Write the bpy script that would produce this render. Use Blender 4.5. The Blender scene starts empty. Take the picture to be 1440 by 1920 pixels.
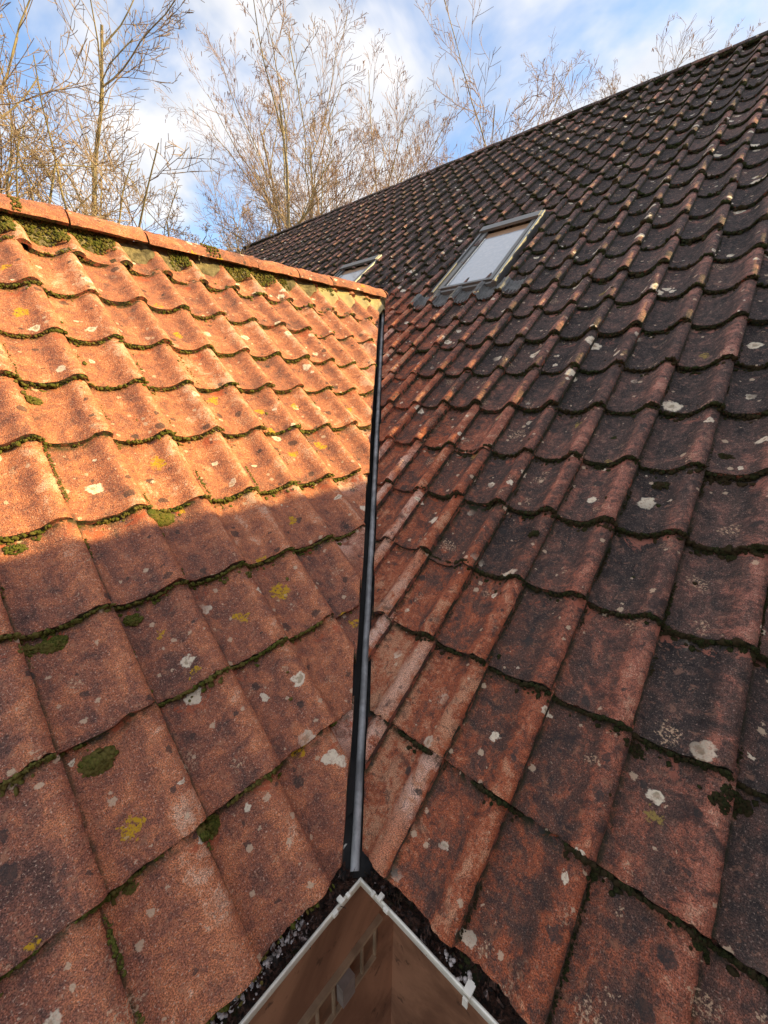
import bpy, bmesh, math, random
import numpy as np
from mathutils import Vector, Matrix
random.seed(7); RNG = np.random.default_rng(11)
SC = bpy.context.scene; COL = SC.collection
S = 0.24                                   # metres per tile width
R_ = math.radians
s2 = 2 ** -.5

# ------------------------------------------------------------------ camera
TH, PSI, RHO, FPX = 0.26847, 0.06698, 0.01235, 760.27
CAM = np.array([-0.4484, -8.1463, 3.6024])
cF = np.array([math.sin(PSI)*math.cos(TH), math.cos(PSI)*math.cos(TH), -math.sin(TH)])
cR0 = np.array([math.cos(PSI), -math.sin(PSI), 0]); cU0 = np.cross(cR0, cF)
cR = math.cos(RHO)*cR0 + math.sin(RHO)*cU0; cU = -math.sin(RHO)*cR0 + math.cos(RHO)*cU0
cd = bpy.data.cameras.new('camera'); cam = bpy.data.objects.new('camera', cd); COL.objects.link(cam)
cd.sensor_fit = 'HORIZONTAL'; cd.sensor_width = 36; cd.lens = FPX/1440*36
cd.clip_start = 0.05; cd.clip_end = 3000
M = Matrix.Identity(4)
for k, v in enumerate((cR, cU, -cF)):
    for r in range(3): M[r][k] = v[r]
for r in range(3): M[r][3] = CAM[r]*S
cam.matrix_world = M
SC.camera = cam
SC.render.resolution_x = 768; SC.render.resolution_y = 1024

# ------------------------------------------------------------------ light
SUN_AZ, SUN_EL = R_(-5), R_(28.4)          # azimuth from +X towards +Y
sun_dir = Vector((math.cos(SUN_AZ)*math.cos(SUN_EL), math.sin(SUN_AZ)*math.cos(SUN_EL), math.sin(SUN_EL)))
ld = bpy.data.lights.new('sun', 'SUN'); ld.energy = 3.6; ld.angle = R_(0.5); ld.color = (1.0, 0.76, 0.33)
sun = bpy.data.objects.new('sun', ld); COL.objects.link(sun)
sun.rotation_euler = sun_dir.to_track_quat('Z', 'Y').to_euler()
SC.view_settings.view_transform = 'Standard'; SC.view_settings.look = 'None'
SC.view_settings.exposure = 1.32; SC.view_settings.gamma = 1; SC.view_settings.use_curve_mapping = False
SC.cycles.max_bounces = 6


class NT:
    """small helper for node trees"""
    def __init__(s, tree): s.t = tree; s.n = tree.nodes; s.l = tree.links
    def new(s, typ, **kw):
        nd = s.n.new(typ)
        for k, v in kw.items(): setattr(nd, k, v)
        return nd
    def put(s, sock, v):
        if v is None: return
        if isinstance(v, bpy.types.NodeSocket): s.l.new(v, sock)
        else:
            if hasattr(sock, 'default_value'):
                dv = sock.default_value
                if hasattr(dv, '__len__') and not hasattr(v, '__len__'): v = [v]*len(dv)
                if hasattr(dv, '__len__') and len(dv) == 4 and len(v) == 3: v = (*v, 1)
            sock.default_value = v
    def math(s, op, a, b=None, c=None, clamp=False):
        nd = s.new('ShaderNodeMath', operation=op, use_clamp=clamp)
        for i, x in enumerate((a, b, c)): s.put(nd.inputs[i], x) if x is not None else None
        return nd.outputs[0]
    def mix(s, f, a, b, mode='MIX'):
        nd = s.new('ShaderNodeMix', data_type='RGBA', blend_type=mode)
        s.put(nd.inputs[0], f); s.put(nd.inputs[6], a); s.put(nd.inputs[7], b); return nd.outputs[2]
    def noise(s, vec, scale, detail=3, rough=.55, dist=0, dims='3D'):
        nd = s.new('ShaderNodeTexNoise', noise_dimensions=dims)
        s.put(nd.inputs['Vector'], vec); nd.inputs['Scale'].default_value = scale
        nd.inputs['Detail'].default_value = detail; nd.inputs['Roughness'].default_value = rough
        nd.inputs['Distortion'].default_value = dist
        return nd
    def ramp(s, f, lo, hi, a=0., b=1.):
        nd = s.new('ShaderNodeMapRange', interpolation_type='SMOOTHSTEP')
        s.put(nd.inputs[0], f); nd.inputs[1].default_value = lo; nd.inputs[2].default_value = hi
        nd.inputs[3].default_value = a; nd.inputs[4].default_value = b; return nd.outputs[0]
    def attr(s, name):
        return s.new('ShaderNodeAttribute', attribute_name=name)
    def vadd(s, a, b):
        nd = s.new('ShaderNodeVectorMath', operation='ADD'); s.put(nd.inputs[0], a); s.put(nd.inputs[1], b); return nd.outputs[0]
    def vscale(s, a, k):
        nd = s.new('ShaderNodeVectorMath', operation='SCALE'); s.put(nd.inputs[0], a); s.put(nd.inputs[3], k); return nd.outputs[0]
    def vmul(s, a, b):
        nd = s.new('ShaderNodeVectorMath', operation='MULTIPLY'); s.put(nd.inputs[0], a); s.put(nd.inputs[1], b); return nd.outputs[0]


world = bpy.data.worlds.new('World'); SC.world = world; world.use_nodes = True
w = NT(world.node_tree); w.n.clear()
sky = w.new('ShaderNodeTexSky', sky_type='NISHITA'); sky.sun_disc = False
sky.sun_elevation = SUN_EL; sky.sun_rotation = math.pi/2 - SUN_AZ
sky.air_density = 1.0; sky.dust_density = 0.6; sky.ozone_density = 1.6
tc = w.new('ShaderNodeTexCoord')
sep = w.new('ShaderNodeSeparateXYZ'); w.l.new(tc.outputs['Generated'], sep.inputs[0])
zz = w.math('ADD', w.math('MAXIMUM', sep.outputs[2], 0.0), 0.22)
comb = w.new('ShaderNodeCombineXYZ')
w.l.new(w.math('DIVIDE', sep.outputs[0], zz), comb.inputs[0]); w.l.new(w.math('DIVIDE', sep.outputs[1], zz), comb.inputs[1])
cv = w.vadd(comb.outputs[0], (4.4, 5.5, 0.0))
n1 = w.noise(w.vmul(cv, (1.1, 0.95, 1)), 1.7, 6, .55, .35)
n2 = w.noise(cv, 3.2, 4, .55, .2)
cl = w.math('ADD', w.math('MULTIPLY', n1.outputs[0], .8), w.math('MULTIPLY', n2.outputs[0], .2))
cm = w.ramp(cl, .36, .54)
shade = w.ramp(n2.outputs[0], .3, .7)
ccol = w.mix(shade, (3.5, 3.7, 4.05), (5.2, 5.05, 5.0))
skyc = w.mix(1.0, sky.outputs[0], (1.4, 1.4, 1.4), 'MULTIPLY')
mixc = w.mix(w.math('MULTIPLY', cm, .93), skyc, ccol)
bg = w.new('ShaderNodeBackground'); bg.inputs[1].default_value = 0.09; w.l.new(mixc, bg.inputs[0])
wo = w.new('ShaderNodeOutputWorld'); w.l.new(bg.outputs[0], wo.inputs[0])

# ------------------------------------------------------------------ object helpers
def tag(o, label=None, cat=None, group=None, kind=None):
    if label: o['label'] = label
    if cat: o['category'] = cat
    if group: o['group'] = group
    if kind: o['kind'] = kind
    return o

def link(name, me, parent=None):
    o = bpy.data.objects.new(name, me); COL.objects.link(o)
    if parent: o.parent = parent
    return o

def empty(name, loc=(0, 0, 0)):
    o = bpy.data.objects.new(name, None); COL.objects.link(o); o.location = loc; return o

def np_mesh(name, verts, faces, mats, mat_idx=None, attrs=None, smooth=True, sharp=None):
    """faces: (n,4) int array, -1 in the last column for triangles"""
    verts = np.asarray(verts, np.float32); faces = np.asarray(faces, np.int32)
    me = bpy.data.meshes.new(name)
    if faces.shape[1] == 3: ln = np.full(len(faces), 3)
    else: ln = np.where(faces[:, 3] < 0, 3, 4)
    flat = faces.ravel(); flat = flat[flat >= 0]
    me.vertices.add(len(verts)); me.vertices.foreach_set('co', verts.ravel())
    me.loops.add(len(flat)); me.loops.foreach_set('vertex_index', flat)
    me.polygons.add(len(faces)); st = np.concatenate([[0], np.cumsum(ln)[:-1]])
    me.polygons.foreach_set('loop_start', st.astype(np.int32))
    for m in (mats if isinstance(mats, (list, tuple)) else [mats]): me.materials.append(m)
    if mat_idx is not None: me.polygons.foreach_set('material_index', np.asarray(mat_idx, np.int32))
    me.polygons.foreach_set('use_smooth', np.full(len(faces), smooth))
    for k, a in (attrs or {}).items():
        a = np.asarray(a, np.float32)
        if a.ndim == 1: me.attributes.new(k, 'FLOAT', 'POINT').data.foreach_set('value', a)
        else: me.attributes.new(k, 'FLOAT_VECTOR', 'POINT').data.foreach_set('vector', a.ravel())
    me.update(calc_edges=True); me.validate()
    if sharp: me.set_sharp_from_angle(angle=R_(sharp))
    return me

def bm_obj(name, bm, mat, parent=None, smooth=False, sharp=None, bevel=0):
    if bevel:
        es = [e for e in bm.edges if len(e.link_faces) == 2 and e.calc_face_angle(0) > .6]
        bmesh.ops.bevel(bm, geom=es, offset=bevel, segments=2, affect='EDGES', clamp_overlap=True)
    bmesh.ops.recalc_face_normals(bm, faces=bm.faces)
    me = bpy.data.meshes.new(name); bm.to_mesh(me); bm.free(); me.materials.append(mat)
    if smooth or bevel:
        for p in me.polygons: p.use_smooth = True
        me.set_sharp_from_angle(angle=R_(sharp or 35))
    return link(name, me, parent)

def add_box(bm, c, ax, ay, az, hx, hy, hz):
    c = Vector(c); ax, ay, az = Vector(ax), Vector(ay), Vector(az)
    v = [bm.verts.new(c + ax*hx*i + ay*hy*j + az*hz*k) for i in (-1, 1) for j in (-1, 1) for k in (-1, 1)]
    for f in ((0, 1, 3, 2), (4, 6, 7, 5), (0, 4, 5, 1), (2, 3, 7, 6), (0, 2, 6, 4), (1, 5, 7, 3)):
        bm.faces.new([v[i] for i in f])

def sweep(bm, pts, ring_fn, close_ring=False, cap=True):
    """ring_fn(i, p, tangent) -> list of Vectors"""
    rings = []
    for i, p in enumerate(pts):
        a = pts[max(i-1, 0)]; b = pts[min(i+1, len(pts)-1)]
        rings.append([bm.verts.new(q) for q in ring_fn(i, Vector(p), (Vector(b)-Vector(a)).normalized())])
    n = len(rings[0])
    for i in range(len(rings)-1):
        for k in range(n if close_ring else n-1):
            bm.faces.new((rings[i][k], rings[i][(k+1) % n], rings[i+1][(k+1) % n], rings[i+1][k]))
    if cap and close_ring:
        bm.faces.new(rings[0][::-1]); bm.faces.new(rings[-1])

def smooth_noise(shape, seed=0):
    pass

# value noise (vectorised) used for displacement of tiles and debris
_perm = np.random.default_rng(3).random((64, 64, 64)).astype(np.float32)
def vnoise(p, sc):
    q = np.asarray(p)*sc; i = np.floor(q).astype(int); f = q-i; f = f*f*(3-2*f); i %= 64; j = (i+1) % 64
    x0, y0, z0 = i[..., 0], i[..., 1], i[..., 2]; x1, y1, z1 = j[..., 0], j[..., 1], j[..., 2]
    fx, fy, fz = f[..., 0], f[..., 1], f[..., 2]
    L = lambda a, b, t: a+(b-a)*t
    return L(L(L(_perm[x0, y0, z0], _perm[x1, y0, z0], fx), L(_perm[x0, y1, z0], _perm[x1, y1, z0], fx), fy),
             L(L(_perm[x0, y0, z1], _perm[x1, y0, z1], fx), L(_perm[x0, y1, z1], _perm[x1, y1, z1], fx), fy), fz)-.5

# ------------------------------------------------------------------ materials
def new_mat(name):
    m = bpy.data.materials.new(name); m.use_nodes = True
    t = NT(m.node_tree); b = m.node_tree.nodes['Principled BSDF']; return m, t, b

def plain(name, col, rough=.6, metal=0., var=.25, scale=8, bump=0., bscale=60, spec=.5):
    m, t, b = new_mat(name)
    tc = t.new('ShaderNodeTexCoord').outputs['Object']
    n = t.noise(tc, scale, 5, .6, .3)
    c = t.mix(t.ramp(n.outputs[0], .3, .7), tuple(x*(1-var) for x in col), tuple(min(1, x*(1+var)) for x in col))
    t.put(b.inputs['Base Color'], c); b.inputs['Roughness'].default_value = rough; b.inputs['Metallic'].default_value = metal
    b.inputs['Specular IOR Level'].default_value = spec
    if bump:
        bn = t.new('ShaderNodeBump'); bn.inputs['Distance'].default_value = bump; bn.inputs['Strength'].default_value = 1
        t.l.new(t.noise(tc, bscale, 4).outputs[0], bn.inputs['Height']); t.l.new(bn.outputs[0], b.inputs['Normal'])
    return m

def lichen_layer(t, surf, scale, rmin, rmax, dens, seed, warp=.35, warps=5.):
    """returns (mask, ring) of irregular round spots"""
    v0 = t.vadd(t.vscale(surf, scale), (seed, seed*1.7, 0))
    nz = t.noise(v0, warps, 3, .65)
    dv = t.vscale(t.vadd(nz.outputs['Color'], (-.5, -.5, -.5)), warp)
    vo = t.new('ShaderNodeTexVoronoi', voronoi_dimensions='2D', feature='F1'); vo.inputs['Scale'].default_value = 1
    t.l.new(t.vadd(v0, dv), vo.inputs['Vector'])
    sp = t.new('ShaderNodeSeparateColor'); t.l.new(vo.outputs['Color'], sp.inputs[0])
    on = t.math('GREATER_THAN', sp.outputs[0], 1-dens)
    rad = t.math('ADD', t.math('MULTIPLY', t.math('POWER', sp.outputs[1], 2.0), rmax-rmin), rmin)
    d = t.math('DIVIDE', vo.outputs['Distance'], rad)
    m = t.math('MULTIPLY', t.ramp(d, .8, 1.02, 1, 0), on)
    return m, d, sp.outputs[2]

def tile_mat(name, right):
    m, t, b = new_mat(name)
    surf = t.attr('surf').outputs['Vector']
    rnd = t.attr('rnd').outputs['Fac']; tu = t.attr('tu').outputs['Fac']; tv = t.attr('tv').outputs['Fac']
    fresh = t.attr('fresh').outputs['Fac']; prof = t.attr('prof').outputs['Fac']; wash = t.attr('wash').outputs['Fac']
    big = t.noise(surf, 2.2, 4, .55, .4).outputs[0]
    mid = t.noise(surf, 13, 6, .68, .8).outputs[0]
    fin = t.noise(surf, 75, 5, .75).outputs[0]
    grn = t.noise(surf, 330, 2, .6).outputs[0]
    lin = lambda x, k: t.math('MULTIPLY', t.math('MULTIPLY', t.math('SUBTRACT', x, .30), 2.5, clamp=False), k)
    f = t.math('ADD', lin(big, .26), lin(mid, .54)); f = t.math('ADD', f, lin(fin, .34))
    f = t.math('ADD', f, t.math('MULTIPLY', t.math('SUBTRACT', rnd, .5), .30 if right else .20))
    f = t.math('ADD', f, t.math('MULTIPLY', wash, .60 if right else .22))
    f = t.math('ADD', f, lin(t.noise(t.vmul(surf, (1, .16, 1)), 26, 4, .6, .3).outputs[0], .20)); f = t.math('SUBTRACT', f, .10)
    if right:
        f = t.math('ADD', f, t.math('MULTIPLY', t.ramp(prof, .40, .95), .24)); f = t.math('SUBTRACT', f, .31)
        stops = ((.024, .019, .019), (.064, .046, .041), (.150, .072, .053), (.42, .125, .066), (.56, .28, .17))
    else:
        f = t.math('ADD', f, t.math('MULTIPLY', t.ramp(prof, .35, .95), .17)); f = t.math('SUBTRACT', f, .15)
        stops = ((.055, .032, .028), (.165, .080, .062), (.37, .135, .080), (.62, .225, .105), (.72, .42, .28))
    cr = t.new('ShaderNodeValToRGB'); e = cr.color_ramp.elements
    e[0].position = 0; e[0].color = (*stops[0], 1); e[1].position = 1; e[1].color = (*stops[4], 1)
    for p_, c_ in zip((.27, .54, .80), stops[1:4]):
        a = e.new(p_); a.color = (*c_, 1)
    t.l.new(f, cr.inputs[0])
    c = cr.outputs[0]
    # tiles cut at the valley show cleaner concrete
    c = t.mix(t.math('MULTIPLY', fresh, t.ramp(mid, .36, .56)), c, t.mix(t.ramp(big, .38, .52), (.58, .23, .135), (.74, .48, .38)))
    # granules
    g = t.ramp(grn, .32, .68, .42, 1.6)
    c = t.mix(1, c, g, 'MULTIPLY')
    gr2 = t.noise(surf, 190, 2, .5).outputs[0]
    c = t.mix(t.math('MULTIPLY', t.ramp(gr2, .61, .67), t.ramp(fin, .40, .56, .08 if right else .2, .6 if right else .9)), c, (.55, .37, .29) if right else (.70, .48, .36))
    c = t.mix(t.ramp(gr2, .36, .31, 0, .75), c, (.030, .022, .022))
    med = t.noise(surf, 38, 4, .7, .6).outputs[0]
    c = t.mix(t.ramp(med, .56, .66, 0, .55), c, (.38, .17, .10) if right else (.50, .24, .14))
    c = t.mix(t.ramp(med, .44, .36, 0, .6 if right else .38), c, (.045, .032, .032) if right else (.11, .06, .05))
    # soot-dark patches
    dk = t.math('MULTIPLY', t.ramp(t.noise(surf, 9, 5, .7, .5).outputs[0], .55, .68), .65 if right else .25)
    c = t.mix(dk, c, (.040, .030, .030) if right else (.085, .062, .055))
    # cleaner bright patches just below the overlapping course
    cl = t.math('MULTIPLY', t.ramp(t.noise(surf, 8, 6, .72, .5).outputs[0], .57, .60), t.ramp(tv, .72, .9))
    c = t.mix(t.math('MULTIPLY', cl, .85), c, (.50, .115, .052) if not right else (.42, .115, .06))
    # orange rub line at the joint
    jl = t.math('MULTIPLY', t.ramp(tu, .93, .985), t.ramp(t.noise(surf, 10, 4, .7).outputs[0], .48, .6))
    c = t.mix(t.math('MULTIPLY', jl, t.math('MULTIPLY', wash, .8) if right else .35), c, (.48, .13, .06))
    # dirt and moss film in the joint channel and under the overlap
    jn = t.noise(surf, 24, 4, .7).outputs[0]
    dirt = t.math('MULTIPLY', t.ramp(tu, .0, .06, 1, 0), t.ramp(jn, .38, .52))
    dirt = t.math('MAXIMUM', dirt, t.math('MULTIPLY', t.ramp(tv, .90, 1.0), t.ramp(jn, .42, .56)))
    c = t.mix(dirt, c, (.030, .034, .016) if right else (.06, .055, .025))
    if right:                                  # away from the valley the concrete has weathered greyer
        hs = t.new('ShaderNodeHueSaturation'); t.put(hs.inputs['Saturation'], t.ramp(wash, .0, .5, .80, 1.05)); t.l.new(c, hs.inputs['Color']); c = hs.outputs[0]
    # round black lichen
    m1, d1, r1 = lichen_layer(t, surf, 9, .05, .2, .35, 3.3, .3)
    c = t.mix(t.math('MULTIPLY', m1, .72), c, (.045, .043, .042))
    # beige thin blotches
    m2, d2, r2 = lichen_layer(t, surf, 7, .10, .34, .4, 8.7, .8, 4)
    fr = t.ramp(t.noise(surf, 120, 3, .7).outputs[0], .50, .60)
    c = t.mix(t.math('MULTIPLY', t.math('MULTIPLY', t.math('MULTIPLY', m2, t.ramp(big, .42, .56)), fr), .85), c, (.68, .46, .30))
    m3, d3, r3 = lichen_layer(t, surf, 24, .06, .28, .12, 15.1, .5)
    c = t.mix(t.math('MULTIPLY', m3, .75), c, (.70, .52, .36))
    # crisp cream discs
    m4, d4, r4 = lichen_layer(t, surf, 6.0, .04, .15, .36, 21.9, .30, 5)
    m4b, d4b, r4b = lichen_layer(t, surf, 3.4, .07, .155 if right else .11, .50 if right else .34, 51.3, .20, 7)
    m4 = t.math('MAXIMUM', m4, m4b); d4 = t.math('MINIMUM', d4, d4b)
    m4 = t.math('MULTIPLY', m4, t.ramp(t.noise(surf, 1.5, 2, .5).outputs[0], .40 if right else .36, .50))
    ring = t.mix(t.math('MULTIPLY', t.ramp(d4, .25, .5, 1, 0), t.ramp(r4, .45, .55)), (.90, .78, .60), (.50, .40, .27))
    m4 = t.math('MULTIPLY', m4, t.ramp(t.noise(surf, 1.5, 2, .5).outputs[0], .40 if right else .36, .50))
    ring = t.mix(t.ramp(fin, .5, .62), ring, (.62, .46, .34))
    c = t.mix(t.math('MULTIPLY', m4, .93), c, ring)
    # yellow lichen
    m5, d5, r5 = lichen_layer(t, surf, 4.3, .06, .15, .08 if right else .22, 31.3, .5, 5)
    c = t.mix(t.math('MULTIPLY', m5, t.ramp(fin, .42, .52)), c, (.62, .36, .02) if not right else (.34, .24, .07))
    t.l.new(c, b.inputs['Base Color'])
    b.inputs['Roughness'].default_value = .86; b.inputs['Specular IOR Level'].default_value = .32
    h = t.math('ADD', t.math('MULTIPLY', gr2, .8), t.math('MULTIPLY', fin, 1.3))
    h = t.math('ADD', h, t.math('MULTIPLY', m4, .25)); h = t.math('ADD', h, t.math('MULTIPLY', mid, 1.2))
    bn = t.new('ShaderNodeBump'); bn.inputs['Distance'].default_value = .0065; bn.inputs['Strength'].default_value = .9
    t.l.new(h, bn.inputs['Height']); t.l.new(bn.outputs[0], b.inputs['Normal'])
    return m

def edge_mat(name, right):
    m, t, b = new_mat(name)
    surf = t.new('ShaderNodeTexCoord').outputs['Object']; wash = t.attr('wash').outputs['Fac']
    n = t.noise(surf, 30, 4, .7, .4).outputs[0]
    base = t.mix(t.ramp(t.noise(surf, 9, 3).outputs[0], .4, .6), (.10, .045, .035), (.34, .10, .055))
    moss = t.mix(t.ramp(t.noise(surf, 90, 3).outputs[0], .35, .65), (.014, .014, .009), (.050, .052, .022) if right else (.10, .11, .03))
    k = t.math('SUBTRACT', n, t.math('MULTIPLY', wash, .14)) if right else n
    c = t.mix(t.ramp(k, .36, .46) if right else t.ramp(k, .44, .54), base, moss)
    t.l.new(c, b.inputs['Base Color']); b.inputs['Roughness'].default_value = .95
    bn = t.new('ShaderNodeBump'); bn.inputs['Distance'].default_value = .006
    t.l.new(t.noise(surf, 130, 4).outputs[0], bn.inputs['Height']); t.l.new(bn.outputs[0], b.inputs['Normal'])
    return m

def moss_mat(name, a, b_, c_):
    m, t, b = new_mat(name)
    tc = t.new('ShaderNodeTexCoord').outputs['Object']
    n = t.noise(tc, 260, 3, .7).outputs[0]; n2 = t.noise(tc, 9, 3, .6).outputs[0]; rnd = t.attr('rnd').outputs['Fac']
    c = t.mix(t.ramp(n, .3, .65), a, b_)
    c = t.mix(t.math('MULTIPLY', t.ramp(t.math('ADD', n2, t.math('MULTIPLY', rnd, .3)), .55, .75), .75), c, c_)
    t.l.new(c, b.inputs['Base Color']); b.inputs['Roughness'].default_value = .95; b.inputs['Specular IOR Level'].default_value = .15
    bn = t.new('ShaderNodeBump'); bn.inputs['Distance'].default_value = .004
    t.l.new(t.noise(tc, 600, 3, .8).outputs[0], bn.inputs['Height']); t.l.new(bn.outputs[0], b.inputs['Normal'])
    return m

MT = dict(
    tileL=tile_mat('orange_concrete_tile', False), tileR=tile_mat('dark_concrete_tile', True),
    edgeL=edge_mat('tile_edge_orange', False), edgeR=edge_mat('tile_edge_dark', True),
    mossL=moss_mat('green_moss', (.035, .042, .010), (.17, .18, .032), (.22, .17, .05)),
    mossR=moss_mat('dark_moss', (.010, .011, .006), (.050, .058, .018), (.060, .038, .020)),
    mortar=plain('cream_mortar', (.74, .62, .34), .9, var=.12, scale=14, bump=.003, bscale=120),
    oldmortar=plain('old_mortar', (.34, .28, .15), .95, var=.55, scale=22, bump=.005, bscale=90),
    grp=plain('black_valley_trough', (.050, .048, .048), .6, var=.35, scale=20, bump=.0008, bscale=60),
    rib=plain('grey_valley_rib', (.36, .36, .365), .42, .0, var=.35, scale=14, bump=.0006, bscale=80),
    lead=plain('grey_lead', (.26, .255, .245), .5, .2, var=.3, scale=18, bump=.001),
    alu=plain('grey_window_cladding', (.17, .168, .16), .42, .5, var=.1, scale=5),
    alupale=plain('pale_window_cladding', (.33, .33, .30), .4, .35, var=.1, scale=9),
    white=plain('white_plastic', (.86, .82, .72), .4, var=.12, scale=18),
    fascia=plain('brown_fascia', (.10, .050, .028), .7, var=.3, scale=9, bump=.001),
    soil=plain('brown_debris', (.034, .020, .014), .95, var=.7, scale=60, bump=.006, bscale=160),
    pine=plain('varnished_pine', (.30, .17, .09), .5, var=.1),
    felt=plain('roof_lining', (.03, .03, .03), .95),
)

# ------------------------------------------------------------------ roof slopes
PT = {'L': .74208, 'R': .68060}            # pitches of the orange wing and the main roof
cL, sL, cR_, sR_ = math.cos(PT['L']), math.sin(PT['L']), math.cos(PT['R']), math.sin(PT['R'])
FR = {'R': (np.array([s2, -s2, 0]), np.array([s2*cR_, s2*cR_, sR_])),
      'L': (np.array([s2, s2, 0]), np.array([-s2*cL, s2*cL, sL]))}
NR = {k: np.cross(v[0], v[1]) for k, v in FR.items()}
G2 = {'L': 1.4740, 'R': 1.5386}
X0 = {'R': -.9587, 'L': 1.2555}; H0 = {'R': -2.3906, 'L': -1.9032}
VDX, VDZ = .06234, .6082                    # run of the valley line: x and z per unit of y
def rib_x(y): return -.20+.078*y
def drift(h):                                # the long tile columns lean a little towards the ridge
    q = np.minimum(np.maximum(np.asarray(h, float)-4, 0), 14); return -.0016*q*q-.03*np.maximum(np.asarray(h, float)-18, 0)*.3
def P3(side, x, h, n):
    X, U = FR[side]; N = NR[side]
    if side == 'R': x = x+drift(h)
    return (np.multiply.outer(x, X)+np.multiply.outer(h, U)+np.multiply.outer(n, N))
def PV(side, x, h, n=0.): return Vector(P3(side, float(x), float(h), float(n))*S)
def ridge_h(side, x):
    if side == 'L': return 11.25 + x*.088        # x grows towards the valley end
    return 34.62 - x*.059
pu = np.array([0, .05, .12, .2, .3, .4, .48, .56, .64, .71, .77, .83, .89, .95, 1.0])
pz = np.array([.34, .20, .09, .02, 0, .02, .07, .18, .40, .66, .86, .98, .99, .88, .70])
HW, TK = {'L': .25, 'R': .29}, .11
def prof(u): return np.interp(u, pu, pz)
DS = {'L': {-1: .04, 0: -.04, 1: .0, 2: .02, 3: .06, 4: .04, 5: .04, 6: .02, 7: .03, 8: -.15, 9: -.2}, 'R': {0: -.03, 4: .02, 5: .02}}
DH = {'L': {4: .12, 5: .07, 6: -.08, 7: -.05, 8: -.02}, 'R': {1: -.02, 2: .02, 3: .03, 5: .03}}
CUT = {'L': -.15, 'R': .10}                # tile edges are cut back from the rib by this much
WIN = [(-5.4, -2.48, 12.2, 17.88), (-15.35, -12.15, 12.55, 18.25)]     # x0 x1 h0 h1 of the roof windows

def tile_n(side, x, h, i, u=None):
    """surface height of the tiling above the slope plane"""
    pass

def tile_grid(side, i, k, nu, nv, rr):
    G = G2[side]
    ds = DS[side].get(i, 0); dh = DH[side].get(i, 0); dh2 = DH[side].get(i+1, 0)
    x0 = X0[side]+k-ds; h0 = H0[side]+i*G+dh; g = G+dh2-dh
    us = np.unique(np.concatenate([np.interp(np.linspace(0, 1, nu+1), np.linspace(0, 1, len(pu)), pu)]))
    vs = np.concatenate([[0, .018], np.linspace(.06, 1.1, nv)])
    U, V = np.meshgrid(us, vs, indexing='ij')
    sk, tw, lift, dx = (rr.random(4)-.5)
    slip = -.05-.06*rr.random() if rr.random() < .05 else 0.; h0 = h0+slip; sk = sk*(3 if slip else 1); x0 = x0+(rr.normal()*.02 if slip else 0)
    Xc = x0+U*1.0+dx*.02+(V-.5)*sk*.02-.045*np.where(U < .001, 1., 0)     # the under-lap tucks below its neighbour
    Hc = h0+V*g+sk*.035*(U-.5)+rr.normal()*.006
    Nn = HW[side]*prof(U)+TK*(1-V)*(1+lift*.5)+lift*.02+tw*.025*(U-.5)*(1-V)
    Nn = Nn+.0+np.where(V < .001, -.014, 0)-np.where(U > .999, .006, 0)
    base = np.stack([Xc, Hc, np.full_like(Xc, i*.37)], -1)
    if nu > 13:
        Nn = Nn+vnoise(base, 5.5)*.012+vnoise(base, 15.)*.009+vnoise(base+7, 38.)*.005
        e = np.exp(-V/.03)
        Hc = Hc+e*(vnoise(base+3, 9.)*.03+np.minimum(0, vnoise(base+9, 16.)+.1)*-.07)
        e2 = np.exp(-(1-U)/.03); Xc = Xc+e2*vnoise(base+5, 12.)*.02
    return U, V, Xc, Hc, Nn, us, vs

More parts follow.
